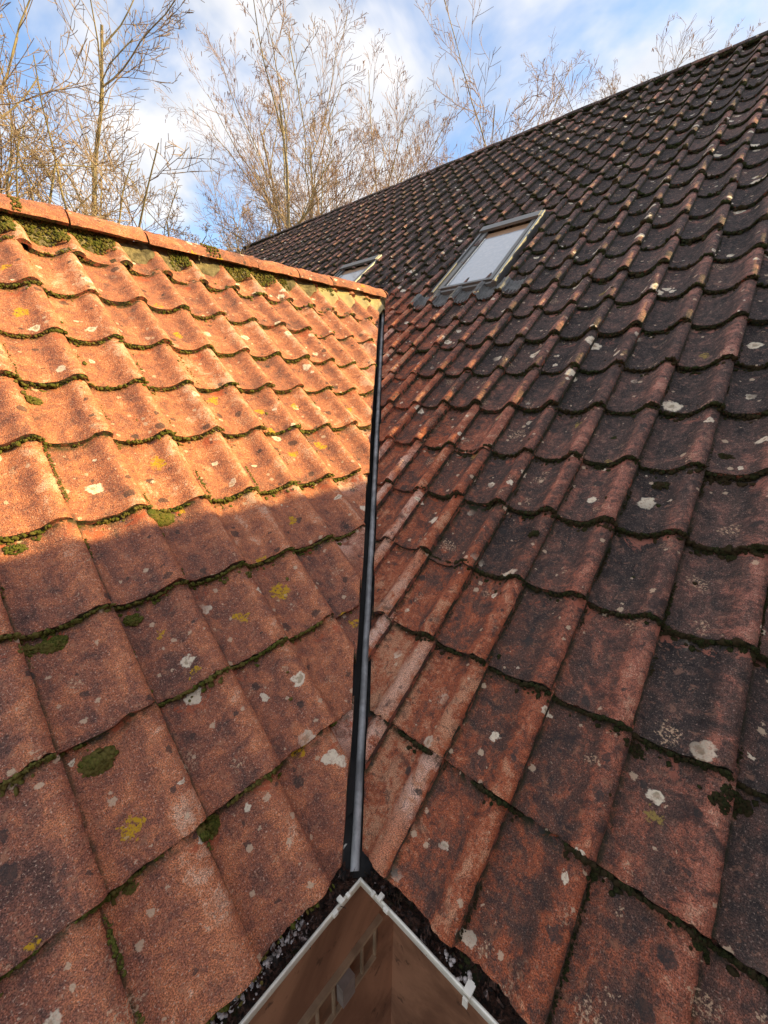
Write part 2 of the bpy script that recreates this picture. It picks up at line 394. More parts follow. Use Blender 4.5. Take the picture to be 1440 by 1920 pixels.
def slope_mesh(side, i0, i1, k0, k1, name, parent, mats, hide=None, label=None):
    VS, FS, MI = [], [], []; A = {a: [] for a in ('tu', 'tv', 'rnd', 'fresh', 'prof', 'wash', 'surf')}; off = 0
    rr = np.random.default_rng(5 if side == 'L' else 6)
    sgn = 1 if side == 'R' else -1; G = G2[side]
    for i in range(i0, i1):
        for k in range(k0, k1):
            c = P3(side, X0[side]+k+.5, H0[side]+(i+.5)*G, 0.)
            # valley test: keep tiles that reach the kept side
            x0, h0 = X0[side]+k, H0[side]+i*G
            cor = np.array([(lambda q_: q_[0]-rib_x(q_[1]))(P3(side, x0+a, h0+b_, 0.)) for a in (0, 1) for b_ in (0, G*1.1)])*sgn
            if side == 'R':
                inside = all(-17.8+(h0+b_)*.686 < x0+a_ for a_ in (0, 1) for b_ in (0, G*1.1))   # under the wing's roof, not behind it
                cuttable = h0 < 12.5 and x0 > -10.8
            else: inside = cuttable = True
            if cor.max() < sgn*CUT[side] and inside and h0 < 12.6: continue
            xm = x0+.5
            rh = ridge_h(side, xm)
            if h0 > rh-.2: continue
            if side == 'R' and any(a+.35 < xm < b_-.35 and p+.2 < h0+G*.5 < q-.2 for a, b_, p, q in WIN): continue
            d = np.linalg.norm(c-CAM)
            nu, nv = (26, 20) if d < 7.5 else (18, 10) if d < 12 else (12, 4) if d < 24 else (9, 2)
            U, V, Xc, Hc, Nn, us, vs = tile_grid(side, i, k, nu, nv, rr)
            a, b_ = U.shape
            Hc = np.minimum(Hc, ridge_h(side, Xc)+.02)
            top = P3(side, Xc, Hc, Nn)if False else ((Xc+(drift(Hc) if side == 'R' else 0))[..., None]*FR[side][0]+Hc[..., None]*FR[side][1]+Nn[..., None]*NR[side])
            bot = top-NR[side]*(TK*.97)
            v = np.concatenate([top.reshape(-1, 3), bot.reshape(-1, 3)])*S
            idx = np.arange(a*b_).reshape(a, b_); o2 = a*b_
            q = np.stack([idx[:-1, :-1], idx[1:, :-1], idx[1:, 1:], idx[:-1, 1:]], -1).reshape(-1, 4)
            qb = (q[:, ::-1]+o2)
            def strip(r): return np.stack([r[:-1], r[:-1]+o2, r[1:]+o2, r[1:]], -1)
            st = [strip(idx[:, 0]), strip(idx[::-1, -1]), strip(idx[0, ::-1]), strip(idx[-1, :])]
            faces = np.concatenate([q, qb]+st)
            mi = np.concatenate([np.zeros(len(q)), np.ones(len(qb)+sum(len(x) for x in st))]).astype(int)
            r = rr.random()
            xs = np.abs(c[0]-0)                     # horizontal distance from the valley
            fresh = 0.
            wash_tone_v = np.exp(-np.abs((Xc*FR[side][0][0]+Hc*FR[side][1][0]))/(2.3 if side == 'R' else 3.))
            if side == 'L': wash_tone_v = .35+.65*np.clip((Hc-.5)/4, 0, 1)  # left slope: brighter orange towards the upper rows
            if side == 'R': wash_tone_v = wash_tone_v*(1-.35*np.clip((Hc-8)/20, 0, 1))*np.interp(Hc, [12.5, 14.5], [1, .15])
            if abs(c[0]-rib_x(c[1])) < .62 and c[2] < 8.2 and rr.random() < (.85 if side == 'R' else .55): fresh = 1.0*rr.random()**.35
            fr_v = np.full(U.shape, fresh)*np.clip((prof(U)-.35)*3, 0, 1) if side == 'R' else np.full(U.shape, fresh)*np.clip((V-.6)*4, 0, 1)
            surf = np.stack([Xc*S+40+r*.0, Hc*S+40+i*.31, np.zeros_like(Xc)], -1)
            at = dict(tu=U, tv=V, rnd=np.full(U.shape, r), fresh=fr_v, prof=prof(U), wash=wash_tone_v, surf=surf)
            vert_cut = cuttable and ((v[:, 0]/S-rib_x(v[:, 1]/S))*sgn).min() < sgn*CUT[side]+.06
            if vert_cut:
                bm = bmesh.new()
                ls = {n_: (bm.verts.layers.float.new(n_) if n_ != 'surf' else bm.verts.layers.float_vector.new(n_)) for n_ in at}
                bv = []
                for vi in range(len(v)):
                    w_ = bm.verts.new(v[vi]); j = vi % o2
                    for n_, l_ in ls.items():
                        w_[l_] = Vector(at[n_].reshape(-1, 3)[j]) if n_ == 'surf' else float(at[n_].ravel()[j])
                    bv.append(w_)
                for f_, m_ in zip(faces, mi):
                    ff = bm.faces.new([bv[z] for z in f_]); ff.material_index = int(m_)
                ang = (rr.random()-.5)*.05; cx = (rib_x(c[1])+CUT[side]+(rr.random()-.5)*.05)*S; ang += -.078*-sgn*(1 if 1 else 0)
                nn = Vector((-sgn, ang, 0)).normalized(); cy = float(c[1])*S
                res = bmesh.ops.bisect_plane(bm, geom=bm.verts[:]+bm.edges[:]+bm.faces[:], plane_co=Vector((cx, cy, 0)), plane_no=nn, clear_outer=True)
                ce = [e for e in res['geom_cut'] if isinstance(e, bmesh.types.BMEdge) and e.is_valid]
                nf = bmesh.ops.edgeloop_fill(bm, edges=ce)['faces'] if ce else []
                for f_ in nf: f_.material_index = 1
                bmesh.ops.triangulate(bm, faces=[f_ for f_ in bm.faces if len(f_.verts) > 4])
                bm.verts.index_update()
                if not bm.verts: bm.free(); continue
                v = np.array([x.co[:] for x in bm.verts])
                at = {n_: (np.array([x[l_][:] for x in bm.verts]) if n_ == 'surf' else np.array([x[l_] for x in bm.verts])) for n_, l_ in ls.items()}
                faces = np.array([[x.index for x in f_.verts]+[-1]*(4-len(f_.verts)) for f_ in bm.faces]); mi = np.array([f_.material_index for f_ in bm.faces])
                bm.free()
                for n_ in A: A[n_].append(at[n_])
            else:
                for n_ in A:
                    z = at[n_].reshape(-1, 3) if n_ == 'surf' else at[n_].ravel()
                    A[n_].append(np.concatenate([z, z]))
            VS.append(v); FS.append(np.where(faces < 0, -1, faces+off)); MI.append(mi); off += len(v)
    me = np_mesh(name, np.concatenate(VS), np.concatenate(FS), mats, np.concatenate(MI), {n_: np.concatenate(z) for n_, z in A.items()}, True, 48)
    o = link(name, me, parent)
    if label: o['label'] = label
    return o

house = empty('house', (0, 0, 0))
tag(house, 'L-shaped house with an orange tiled wing meeting a dark tiled main roof', 'house')
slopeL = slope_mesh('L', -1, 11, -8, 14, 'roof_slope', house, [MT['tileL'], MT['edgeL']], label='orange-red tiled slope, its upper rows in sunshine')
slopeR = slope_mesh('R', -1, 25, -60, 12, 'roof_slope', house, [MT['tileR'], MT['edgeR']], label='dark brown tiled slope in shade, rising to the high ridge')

# ------------------------------------------------------------------ ridges
def ridge_tiles(side, xa, xb, seg, rad, name, mat, edge, label, hoff):
    """half-round ridge tiles laid along the top of a slope, as one part"""
    VS, FS, MI = [], [], []; A = {a: [] for a in ('tu', 'tv', 'rnd', 'fresh', 'prof', 'wash', 'surf')}; off = 0
    rr = np.random.default_rng(21); x = xa
    na = 15; cnt = 0
    while x < xb:
        x2 = min(x+seg, xb); cx = (x+x2)/2
        d = np.linalg.norm(P3(side, cx, ridge_h(side, cx), 0.)-CAM)
        nx = 16 if d < 22 else 3
        ts = np.linspace(0, 1, nx); an = np.linspace(-1.42, 1.42, na)
        T, An = np.meshgrid(ts, an, indexing='ij')
        X = x+(x2-x)*T; jl = (rr.random(3)-.5)
        Hh = ridge_h(side, X)+hoff
        C0 = X[..., None]*FR[side][0]+Hh[..., None]*FR[side][1]
        hor = FR[side][1]*np.array([1, 1, 0]); hor = hor/np.linalg.norm(hor)
        r = rad*(1+.03*T)+(vnoise(np.stack([X*1., An, An*0+cnt], -1), 2.2)*.09+vnoise(np.stack([X, An*.5, An*0], -1), 10.)*.035 if nx > 5 else 0)
        up = np.array([0, 0, 1.])
        top = C0+(np.sin(An)*r)[..., None]*hor+(np.cos(An)*r*.82+jl[0]*.05+jl[1]*.06*T)[..., None]*up
        bot = C0+(np.sin(An)*(r-.09))[..., None]*hor+(np.cos(An)*(r-.09)*.82)[..., None]*up
        v = np.concatenate([top.reshape(-1, 3), bot.reshape(-1, 3)])*S; a, b_ = X.shape; o2 = a*b_; idx = np.arange(o2).reshape(a, b_)
        q = np.stack([idx[:-1, :-1], idx[1:, :-1], idx[1:, 1:], idx[:-1, 1:]], -1).reshape(-1, 4)
        strip = lambda r_: np.stack([r_[:-1], r_[:-1]+o2, r_[1:]+o2, r_[1:]], -1)
        st = np.concatenate([strip(idx[:, 0]), strip(idx[::-1, -1]), strip(idx[0, ::-1]), strip(idx[-1, :])])
        f = np.concatenate([q, q[:, ::-1]+o2, st]); VS.append(v); FS.append(f+off); off += len(v)
        MI.append(np.concatenate([np.zeros(2*len(q)), np.ones(len(st))]))
        surf = np.stack([X*S+11, An*rad*S+11, X*0], -1).reshape(-1, 3)
        o = np.full(o2, 1.)
        for n_, z in dict(tu=o*.5, tv=o*.4, rnd=o*rr.random(), fresh=o*0, prof=o*.7, wash=o*(.45 if side == 'L' else .0)).items(): A[n_].append(np.concatenate([z, z]))
        A['surf'].append(np.concatenate([surf, surf]))
        x = x2+.05; cnt += 1
    me = np_mesh(name, np.concatenate(VS), np.concatenate(FS), [mat, edge], np.concatenate(MI).astype(int), {n_: np.concatenate(z) for n_, z in A.items()}, True, 50)
    # np.ndarray orientation differs between slopes
    o = link(name, me, house); o['label'] = label; return o
XL_END = 9.75
ridge_tiles('L', -8., XL_END, 1.72, .64, 'ridge', MT['tileL'], MT['edgeL'], 'orange half-round ridge tiles in sunshine', -.02)
ridge_tiles('R', -52., 12., 1.72, .42, 'ridge', MT['tileR'], MT['edgeR'], 'dark mossy ridge line against the sky', .12)

def bedding(side, xa, xb, h_lo, h_hi, n_, name, mat, label, amp, step=.05, rag=.08):
    """mortar fillet below the ridge, filling the pans of the top course"""
    xs = np.arange(xa, xb, step); bm = bmesh.new(); rows = []
    for x in xs:
        u = (x-X0[side]) % 1; hh = ridge_h(side, x); w_ = vnoise(np.array([x, 3., 7.]), 3.)*rag; z = HW[side]*prof(u)+TK*.6
        row = []
        for t_ in np.linspace(0, 1, 6):
            h = hh+h_lo+w_*(1-t_)*2+(prof(u)*.22*(1-t_))+(h_hi-h_lo)*t_
            n = (max(z*.96, 0.0)-.02)*(1-t_)+n_*t_+vnoise(np.array([x, t_*2., 1.]), 9.)*amp
            if t_ == 0: n -= .06
            row.append(bm.verts.new(PV(side, x, h, n)))
        rows.append(row)
    for a, b_ in zip(rows, rows[1:]):
        for i in range(5): bm.faces.new((a[i], b_[i], b_[i+1], a[i+1]))
    bmesh.ops.solidify(bm, geom=bm.faces[:], thickness=.004)
    o = bm_obj(name, bm, mat, house, smooth=True, sharp=60); o['label'] = label; return o
bedding('L', -8, 5.45, -.84, -.1, .30, 'mortar_bedding', MT['oldmortar'], 'old grey mortar patches under the ridge tiles', .05)
bedding('L', 5.4, XL_END+.12, -1.2, -.15, .30, 'mortar_bedding', MT['mortar'], 'fresh cream mortar at the valley end of the ridge', .01, rag=.03)
bedding('R', -60, 12, -.34, .05, .22, 'mortar_bedding', MT['edgeR'], 'dark mossy bedding along the main ridge', .04, .1)
# rounded mortar cap closing the end of the orange ridge
bm = bmesh.new(); bmesh.ops.create_uvsphere(bm, u_segments=24, v_segments=14, radius=1)
pe = PV('L', XL_END+.03, float(ridge_h('L', XL_END))+.02, .0)
Xl, Ul, Nl = Vector(FR['L'][0]), Vector(FR['L'][1]), Vector(NR['L'])
hor = Vector((-s2, s2, 0))
for v in bm.verts:
    c = v.co.copy(); r = .46*S
    v.co = pe+Xl*c.x*.16*S+hor*c.y*r*1.06+Vector((0, 0, 1))*c.z*r*.96
o = bm_obj('mortar_cap', bm, MT['mortar'], house, smooth=True, sharp=80)

# hidden far slopes, ends and the lining below the tiles, so the roof is solid
def quad_sheet(name, pts, mat, parent, thick=.03, label=None):
    bm = bmesh.new(); vs = [bm.verts.new(p) for p in pts]; bm.faces.new(vs)
    bmesh.ops.solidify(bm, geom=bm.faces[:], thickness=thick)
    o = bm_obj(name, bm, mat, parent)
    if label: o['label'] = label
    return o
def mirror_slope(side, xa, xb, name, mats, depth):
    """coarse tiled far side falling away behind the ridge"""
    VS, FS = [], []; X, U = FR[side]; G = G2[side]; hv = U*np.array([1, 1, 0]); U2 = hv*1-np.array([0, 0, U[2]])
    N2 = np.cross(U2, X)*-1
    if N2[2] < 0: N2 = -N2
    off = 0
    for i in range(int(depth/G)):
        xs = np.arange(xa, xb, .125); pr = prof((xs-X0[side]) % 1)*HW[side]
        rh = ridge_h(side, xs)
        rows = []
        for t_, n in ((0, .0), (1, TK), (1, -.02)):
            hh = rh[:, None]*U+(i+t_)*G*U2+xs[:, None]*X+(pr+n)[:, None]*N2; rows.append(hh)
        v = np.concatenate(rows)*S; m = len(xs); idx = np.arange(3*m).reshape(3, m)
        VS.append(v); FS.append(np.concatenate([np.stack([idx[a][:-1], idx[a][1:], idx[a+1][1:], idx[a+1][:-1]], -1) for a in (0, 1)])+off); off += len(v)
    v = np.concatenate(VS); n_ = len(v)
    at = {k: np.full(n_, c) for k, c in dict(tu=.5, tv=.4, rnd=.5, fresh=0, prof=.4, wash=0).items()}
    at['surf'] = np.stack([v[:, 0]+30, v[:, 1]+v[:, 2]+30, v[:, 0]*0], -1)
    return link(name, np_mesh(name, v, np.concatenate(FS), mats, None, at, True, 40), house)
o = mirror_slope('L', -8, 9.4, 'far_slope', [MT['tileL']], 17); o['label'] = 'far side of the orange wing behind its ridge'
o = mirror_slope('R', -60, 12, 'far_slope', [MT['tileR']], 34); o['label'] = 'far side of the dark main roof'
eL, eR = H0['L']-G2['L'], H0['R']-G2['R']
quad_sheet('roof_lining', [PV('L', -8, eL+.3, -.22), PV('L', 2.2, eL+.3, -.22), PV('L', 9.2, ridge_h('L', 9.2), -.22), PV('L', -8, ridge_h('L', -8), -.22)], MT['felt'], house, .01)
quad_sheet('roof_lining', [PV('R', 2.4, eR+.3, -.22), PV('R', 12, eR+.3, -.22), PV('R', 12, 33.5, -.22), PV('R', -60, 37.8, -.22), PV('R', -60, 13., -.22), PV('R', -9.3, 13., -.22)], MT['felt'], house, .01)

# ------------------------------------------------------------------ valley
def valley_pt(y, dx, dn): return Vector(((rib_x(y)+dx)*S, y*S, (y*VDZ+dn)*S))
Y0, Y1 = -4.12, 13.6
bm = bmesh.new(); rows = []
ys = np.linspace(Y0, Y1, 60)
for y in ys:
    row = []
    for dx in (-.75, -.6, -.46, -.34, -.30, -.2, .0, .2, .26, .32, .42, .6, .75):
        a = abs(dx); sl = .61*a           # rise of the slopes away from the valley line
        dn = (-.20-.0*a+sl*.9) if a > .35 else -.205+.05*(a > .28)+.02*(a < .25)
        row.append(bm.verts.new(valley_pt(y, dx, dn)))
    rows.append(row)
for a, b_ in zip(rows, rows[1:]):
    for i in range(len(a)-1): bm.faces.new((a[i], a[i+1], b_[i+1], b_[i]))
bmesh.ops.solidify(bm, geom=bm.faces[:], thickness=.003)
vt = bm_obj('valley_trough', bm, MT['grp'], house, smooth=True, sharp=25)
vt['label'] = 'black plastic valley trough between the two tiled slopes'
bm = bmesh.new()
def ring(i, p, t_):
    side = Vector((1, 0, 0)); up = side.cross(t_).normalized(); r = .064*S
    wob = Vector((math.sin(p.y*1.3/S*.9)*.003*S, 0, math.sin(p.y/S*.7+1)*.004*S))
    return [p+wob+side*r*math.cos(a)*(1.0)+up*r*1.05*math.sin(a) for a in np.linspace(-.4, math.pi+.4, 16)]
sweep(bm, [valley_pt(y, 0, -.10) for y in np.linspace(Y0+.02, Y1-.2, 90)], ring, True)
o = bm_obj('valley_rib', bm, MT['rib'], vt, smooth=True, sharp=60); o['label'] = 'grey shiny raised rib along the middle of the valley'
# lead saddle at the top of the valley
bm = bmesh.new(); g_ = []
for x in np.linspace(-9.75, -8.75, 12):
    row = []
    for h in np.linspace(12.2, 13.2, 8):
        row.append(bm.verts.new(PV('R', x, h, .16+.03*math.sin(x*9)+.02*math.sin(h*5))))
    g_.append(row)
for a, b_ in zip(g_, g_[1:]):
    for i in range(7): bm.faces.new((a[i], b_[i], b_[i+1], a[i+1]))
bmesh.ops.solidify(bm, geom=bm.faces[:], thickness=.004)
o = bm_obj('lead_saddle', bm, MT['lead'], house, smooth=True); o['label'] = 'small grey lead patch at the top of the valley'

# ------------------------------------------------------------------ roof windows
glass, gt, gb = new_mat('window_glass')
gb.inputs['Base Color'].default_value = (.16, .18, .20, 1); gb.inputs['Roughness'].default_value = .04; gb.inputs['Specular IOR Level'].default_value = 1.0
gb.inputs['IOR'].default_value = 1.9
nz = gt.noise(gt.new('ShaderNodeTexCoord').outputs['Object'], 18, 4, .6, 1.2).outputs[0]
gt.l.new(gt.mix(gt.ramp(nz, .35, .8), (.34, .37, .41), (.42, .44, .48)), gb.inputs['Base Color'])
gt.l.new(gt.ramp(nz, .3, .7, .05, .16), gb.inputs['Roughness'])

def bar(bm, x0, x1, h0, h1, n0, n1):
    v = [bm.verts.new(PV('R', x, h, n)) for x in (x0, x1) for h in (h0, h1) for n in (n0, n1)]
    for f in ((0, 1, 3, 2), (4, 6, 7, 5), (0, 4, 5, 1), (2, 3, 7, 6), (0, 2, 6, 4), (1, 5, 7, 3)): bm.faces.new([v[i] for i in f])
def roof_window(x0, x1, h0, h1, label, apron):
    bm = bmesh.new()                                     # side flashings and outer frame
    bar(bm, x0, x0+.20, h0, h1, -.1, .34); bar(bm, x1-.20, x1, h0, h1, -.1, .34)
    bar(bm, x0+.20, x1-.20, h0, h0+.16, -.1, .30); bar(bm, x0+.20, x1-.20, h1-.2, h1, -.1, .34)
    fr = bm_obj('roof_window', bm, MT['alu'], house, bevel=.003); fr['label'] = label
    bm = bmesh.new()                                     # pale cover strips running up both sides
    bar(bm, x1-.13, x1-.02, h0-.03, h1-.5, .345, .41)
    bar(bm, x1-.13, x1-.02, h1-.46, h1+.03, .345, .43)
    bm_obj('cover_strip', bm, MT['alupale'], fr, bevel=.002)
    bm = bmesh.new(); bar(bm, x0+.02, x0+.12, h0-.03, h1-.55, .345, .40); bm_obj('side_strip', bm, MT['alu'], fr, bevel=.002)
    bm = bmesh.new()                                     # top hood
    bar(bm, x0-.02, x1-.14, h1-.50, h1-.02, .36, .47); bar(bm, x0-.02, x1-.14, h1-.02, h1+.05, .28, .44)
    bm_obj('top_cover', bm, MT['alu'], fr, bevel=.004)
    bm = bmesh.new()                                     # opening sash
    a, b_, c, d = x0+.24, x1-.24, h0+.20, h1-.52
    bar(bm, a, a+.17, c, d, .2, .36); bar(bm, b_-.17, b_, c, d, .2, .36)
    bar(bm, a+.17, b_-.17, c, c+.14, .2, .37)
    bm_obj('sash', bm, MT['alu'], fr, bevel=.003)
    bm = bmesh.new(); bar(bm, a+.17, b_-.17, d-.5, d, .18, .26)
    bm_obj('pine_rail', bm, MT['pine'], fr, bevel=.003)
    bm = bmesh.new(); bar(bm, a+.20, a+.25, c+.17, d-.5, .27, .285); bar(bm, b_-.25, b_-.20, c+.17, d-.5, .27, .285); bar(bm, a+.25, b_-.25, c+.16, c+.21, .27, .285)
    bm_obj('glazing_seal', bm, MT['white'], fr)
    bm = bmesh.new(); bar(bm, a+.172, b_-.172, c+.142, d-.502, .22, .262)
    bm_obj('glass_pane', bm, glass, fr)
    if apron:                                            # pleated lead apron dressed over the tiles below
        bm = bmesh.new(); xs = np.arange(x0-1.05, x1+1.2, .02); rows = []
        for x in xs:
            u = (x-X0['R']) % 1; edge = h0-.74+.05*math.sin(x*7)+.12*max(0, (x-x1)/1.2)+.10*max(0, (x0-x)/1.)
            row = []
            for t_ in np.linspace(0, 1, 7):
                h = edge+(h0+.12-edge)*t_
                n = HW['R']*prof(u)*(1-.25*t_)+TK*.6+.05*t_+.04+.022*math.sin(x*2*math.pi/.13)*(1-.3*t_)+vnoise(np.array([x, h, 0.]), 4.)*.02
                row.append(bm.verts.new(PV('R', x, h, n)))
            rows.append(row)
        for p, q in zip(rows, rows[1:]):
            for i in range(6): bm.faces.new((p[i], q[i], q[i+1], p[i+1]))
        bmesh.ops.solidify(bm, geom=bm.faces[:], thickness=.003)
        bm_obj('apron_flashing', bm, MT['lead'], fr, smooth=True, sharp=60)
    return fr
roof_window(*WIN[0], 'larger, nearer roof window with a pleated lead apron', True)
roof_window(*WIN[1], 'farther roof window, partly hidden behind the orange ridge', True)

# ------------------------------------------------------------------ gutters
ZL = -2.60; LR, LL = -3.30, -2.68                       # height and outward position of the outer lips
GW = .46
dirs = {'R': (Vector((s2, -s2, 0)), Vector((-s2, -s2, 0))), 'L': (Vector((-s2, -s2, 0)), Vector((s2, -s2, 0)))}   # run, outward
corner = Vector(((LR-LL)*s2, (LR+LL)*s2, ZL))*S
def gutter_ring(off_out, p, out):
    pass
for side in ('R', 'L'):
    run, out = dirs[side]
    mit = 1.0                                            # inside mitre: the back edge starts further along than the lip
    prof_pts = [(0, .0), (.0, .02), (-.015, .03), (-.032, .02), (-.03, -.02), (-.055, -.12), (-.12, -.22), (-.23, -.26), (-.34, -.22), (-.41, -.12), (-.43, .0), (-.43, .10), (-.45, .10), (-.455, -.13), (-.36, -.25), (-.23, -.30), (-.10, -.25), (-.03, -.14), (0, -.0)]
    prof_pts = prof_pts[:-1]
    bm = bmesh.new(); rings = []
    for d in list(np.linspace(0, 9.0, 30)):
        r_ = []
        for (a, z) in prof_pts:
            dd = d if d > 0 else -a*-1.0*1.0
            # mitre plane bisects the corner: a point set back by |a| starts |a| nearer along the run
            along = d if d > 0 else a
            r_.append(bm.verts.new(corner+run*along*S+out*a*S+Vector((0, 0, z*S+.004*S*math.sin(d*3)))))
        rings.append(r_)
    n = len(prof_pts)
    for a, b_ in zip(rings, rings[1:]):
        for k in range(n): bm.faces.new((a[k], a[(k+1) % n], b_[(k+1) % n], b_[k]))
    gt_ = bm_obj('gutter', bm, MT['white'], house, smooth=True, sharp=40)
    gt_['label'] = 'white gutter run under the '+('dark right' if side == 'R' else 'orange left')+' slope, filled with brown debris'
    for d in ((1.62, 3.1, 5.0) if side == 'R' else (2.42, 4.6)):
        bm = bmesh.new(); c = corner+run*d*S; up = Vector((0, 0, 1))
        add_box(bm, c+out*(-.03*S)+up*.07*S, run, out, up, .045*S, .06*S, .014*S)
        add_box(bm, c+out*(.045*S)+up*(-.03*S), run, out, up, .03*S, .012*S, .06*S)
        add_box(bm, c+out*(-.085*S)+up*.05*S, run, out, up, .025*S, .02*S, .03*S)
        o = bm_obj('gutter_clip', bm, MT['white'], gt_, bevel=.002)
    bm = bmesh.new(); c = corner+run*.34*S; up = Vector((0, 0, 1))        # union clip beside the corner
    add_box(bm, c+out*(-.02*S)+up*.06*S, run, out, up, .03*S, .045*S, .018*S)
    add_box(bm, c+run*.13*S+out*(.02*S)+up*.03*S, run, out, up, .035*S, .022*S, .025*S)
    add_box(bm, c+run*-.10*S+out*(.01*S)+up*.05*S, run, out, up, .02*S, .028*S, .018*S)
    o = bm_obj('gutter_clip', bm, MT['white'], gt_, bevel=.003)
    # fascia and soffit
    bm = bmesh.new(); L_ = 9*S
    add_box(bm, corner+run*(4.3*S)+out*(-.52*S)+Vector((0, 0, -.35*S)), run, out, Vector((0, 0, 1)), 4.75*S, .03*S, .42*S)
    o = bm_obj('fascia', bm, MT['fascia'], house); o['label'] = 'brown fascia board behind the gutter'

# ------------------------------------------------------------------ debris in the gutters
def debris():
    bm = bmesh.new()
    for side in ('R', 'L'):
        run, out = dirs[side]; rows = []
        for d in np.arange(-.43, 8.8, .035):
            row = []
            for a in np.linspace(-.055, -.62, 20):
                al = max(d, a) if True else d
                p = np.array([d*1.0, a, 3. if side == 'R' else 9.])
                bare = max(0, vnoise(p*np.array([.6, .2, 1]), 1.7)-.12)*(.35)
                z = -.10+vnoise(p, 3.)*.08+vnoise(p, 9.)*.10+vnoise(p, 24.)*.05-bare*(.5 if a > -.2 else .2)
                if a < -.44: z = min(z+.12*(-.44-a)/.2+.05, .10)
                row.append(bm.verts.new(corner+run*al*S+out*a*S+Vector((0, 0, z*S))))
            rows.append(row)
        for p, q in zip(rows, rows[1:]):
            for i in range(19):
                try: bm.faces.new((p[i], q[i], q[i+1], p[i+1]))
                except ValueError: pass
    rr = np.random.default_rng(4)
    for _ in range(2600):                                # leaf flakes, grit and twigs
        side = 'R' if rr.random() < .5 else 'L'; run, out = dirs[side]
        a = -.06-rr.random()*.5; d = max(rr.random()**1.3*7, a); sz = (.012+.03*rr.random()**2)
        c = corner+run*d*S+out*a*S+Vector((0, 0, (-.06+rr.random()*.08)*S))
        e1 = Vector(rr.normal(size=3)).normalized(); e2 = e1.cross(Vector(rr.normal(size=3))).normalized()
        l1 = sz*(4 if rr.random() < .22 else 1.2); l2 = sz*(.25 if l1 > sz*2 else .9)
        k = e1.cross(e2)*sz*.3
        v = [bm.verts.new(c+(e1*l1*i+e2*l2*j)*S+k*S*(i*j)) for i, j in ((-1, -1), (1, -.6), (1.2, .7), (-.8, 1))]
        bm.faces.new(v)
    return bm
dm, dt, db = new_mat('gutter_debris')
tc = dt.new('ShaderNodeTexCoord').outputs['Object']
na_ = dt.noise(tc, 55, 5, .7, .4).outputs[0]; nb_ = dt.noise(tc, 180, 3, .7).outputs[0]; nc_ = dt.noise(tc, 14, 4, .7, .5).outputs[0]
c = dt.mix(dt.ramp(na_, .4, .66), (.016, .011, .009), (.13, .055, .034))
c = dt.mix(dt.ramp(nb_, .62, .72), c, (.28, .15, .09))
c = dt.mix(dt.math('MULTIPLY', dt.ramp(nc_, .56, .66), .8), c, (.035, .045, .012))
c = dt.mix(dt.math('MULTIPLY', dt.ramp(nc_, .40, .34), dt.ramp(na_, .46, .54)), c, (.42, .33, .31))
dt.l.new(c, db.inputs['Base Color']); db.inputs['Roughness'].default_value = .85
bn = dt.new('ShaderNodeBump'); bn.inputs['Distance'].default_value = .006; dt.l.new(na_, bn.inputs['Height']); dt.l.new(bn.outputs[0], db.inputs['Normal'])
o = bm_obj('leaf_litter', debris(), dm, None)
tag(o, 'dark rotting leaf litter and grit lying in the white gutter', 'leaf litter', kind='stuff')

# ------------------------------------------------------------------ walls below the eaves
wm, wt_, wb = new_mat('brown_wall')
tc = wt_.new('ShaderNodeTexCoord').outputs['Object']
n1_ = wt_.noise(tc, 2.4, 5, .6, .5).outputs[0]; n2_ = wt_.noise(tc, 11, 5, .7, .3).outputs[0]
c = wt_.mix(wt_.ramp(n1_, .35, .65), (.26, .12, .065), (.50, .25, .14))
c = wt_.mix(wt_.math('MULTIPLY', wt_.ramp(n2_, .58, .70), .7), c, (.06, .03, .018))
wt_.l.new(c, wb.inputs['Base Color']); wb.inputs['Roughness'].default_value = .9
GZ = -13.4
WO = 1.55                                                # wall face set back from the gutter lip
wc = Vector((.375*S, -1.22*S, 0))
up = Vector((0, 0, 1))
for side, L_, lab in (('R', 14, 'brown wall below the dark right slope'), ('L', 12, 'brown wall below the orange left slope')):
    run, out = dirs[side]; bm = bmesh.new(); zt = (ZL-.05)*S; zb = GZ*S
    add_box(bm, wc+run*(L_/2-.4)*S-out*.5*S+up*(zt+zb)/2, run, out, up, (L_/2+.4)*S, .5*S, (zt-zb)/2)
    o = bm_obj('wall', bm, wm, house); o['label'] = lab
    bm = bmesh.new()
    add_box(bm, wc+run*(L_/2-.8)*S+out*.52*S+up*(zt-.62*S), run, out, up, (L_/2)*S, .5*S, .02*S)
    o = bm_obj('soffit', bm, MT['fascia'], house)
# long low window set in the left wall: pale frame bars and a grey box on its head rail
run, out = dirs['L']
def wall_pt(d, z, o_=0.): return wc+run*d*S+up*z*S+out*o_*S
bm = bmesh.new()
add_box(bm, wall_pt(4.75, -7.82, .06), run, out, up, 4.2*S, .06*S, .05*S)
add_box(bm, wall_pt(4.95, -8.85, .06), run, out, up, 4.2*S, .05*S, .04*S)
for d in np.arange(.75, 8.6, .42): add_box(bm, wall_pt(d, -8.33, .05), run, out, up, .022*S, .04*S, .50*S)
wf = bm_obj('window', bm, plain('tan_window_frame', (.44, .31, .20), .5, var=.2), house, bevel=.003); wf['label'] = 'long low window with tan frame bars seen through the gutter corner'
bm = bmesh.new(); add_box(bm, wall_pt(4.75, -8.33, .012), run, out, up, 4.15*S, .008*S, .50*S)
bm_obj('glass_pane', bm, plain('dark_brown_glass', (.24, .12, .07), .5, var=.3), wf)
bm = bmesh.new(); add_box(bm, wall_pt(1.75, -8.25, .16), run, out, up, .17*S, .10*S, .28*S)
o = bm_obj('junction_box', bm, plain('grey_box', (.30, .24, .21), .6), wf, bevel=.006); o['label'] = 'small grey box fixed on the window frame'
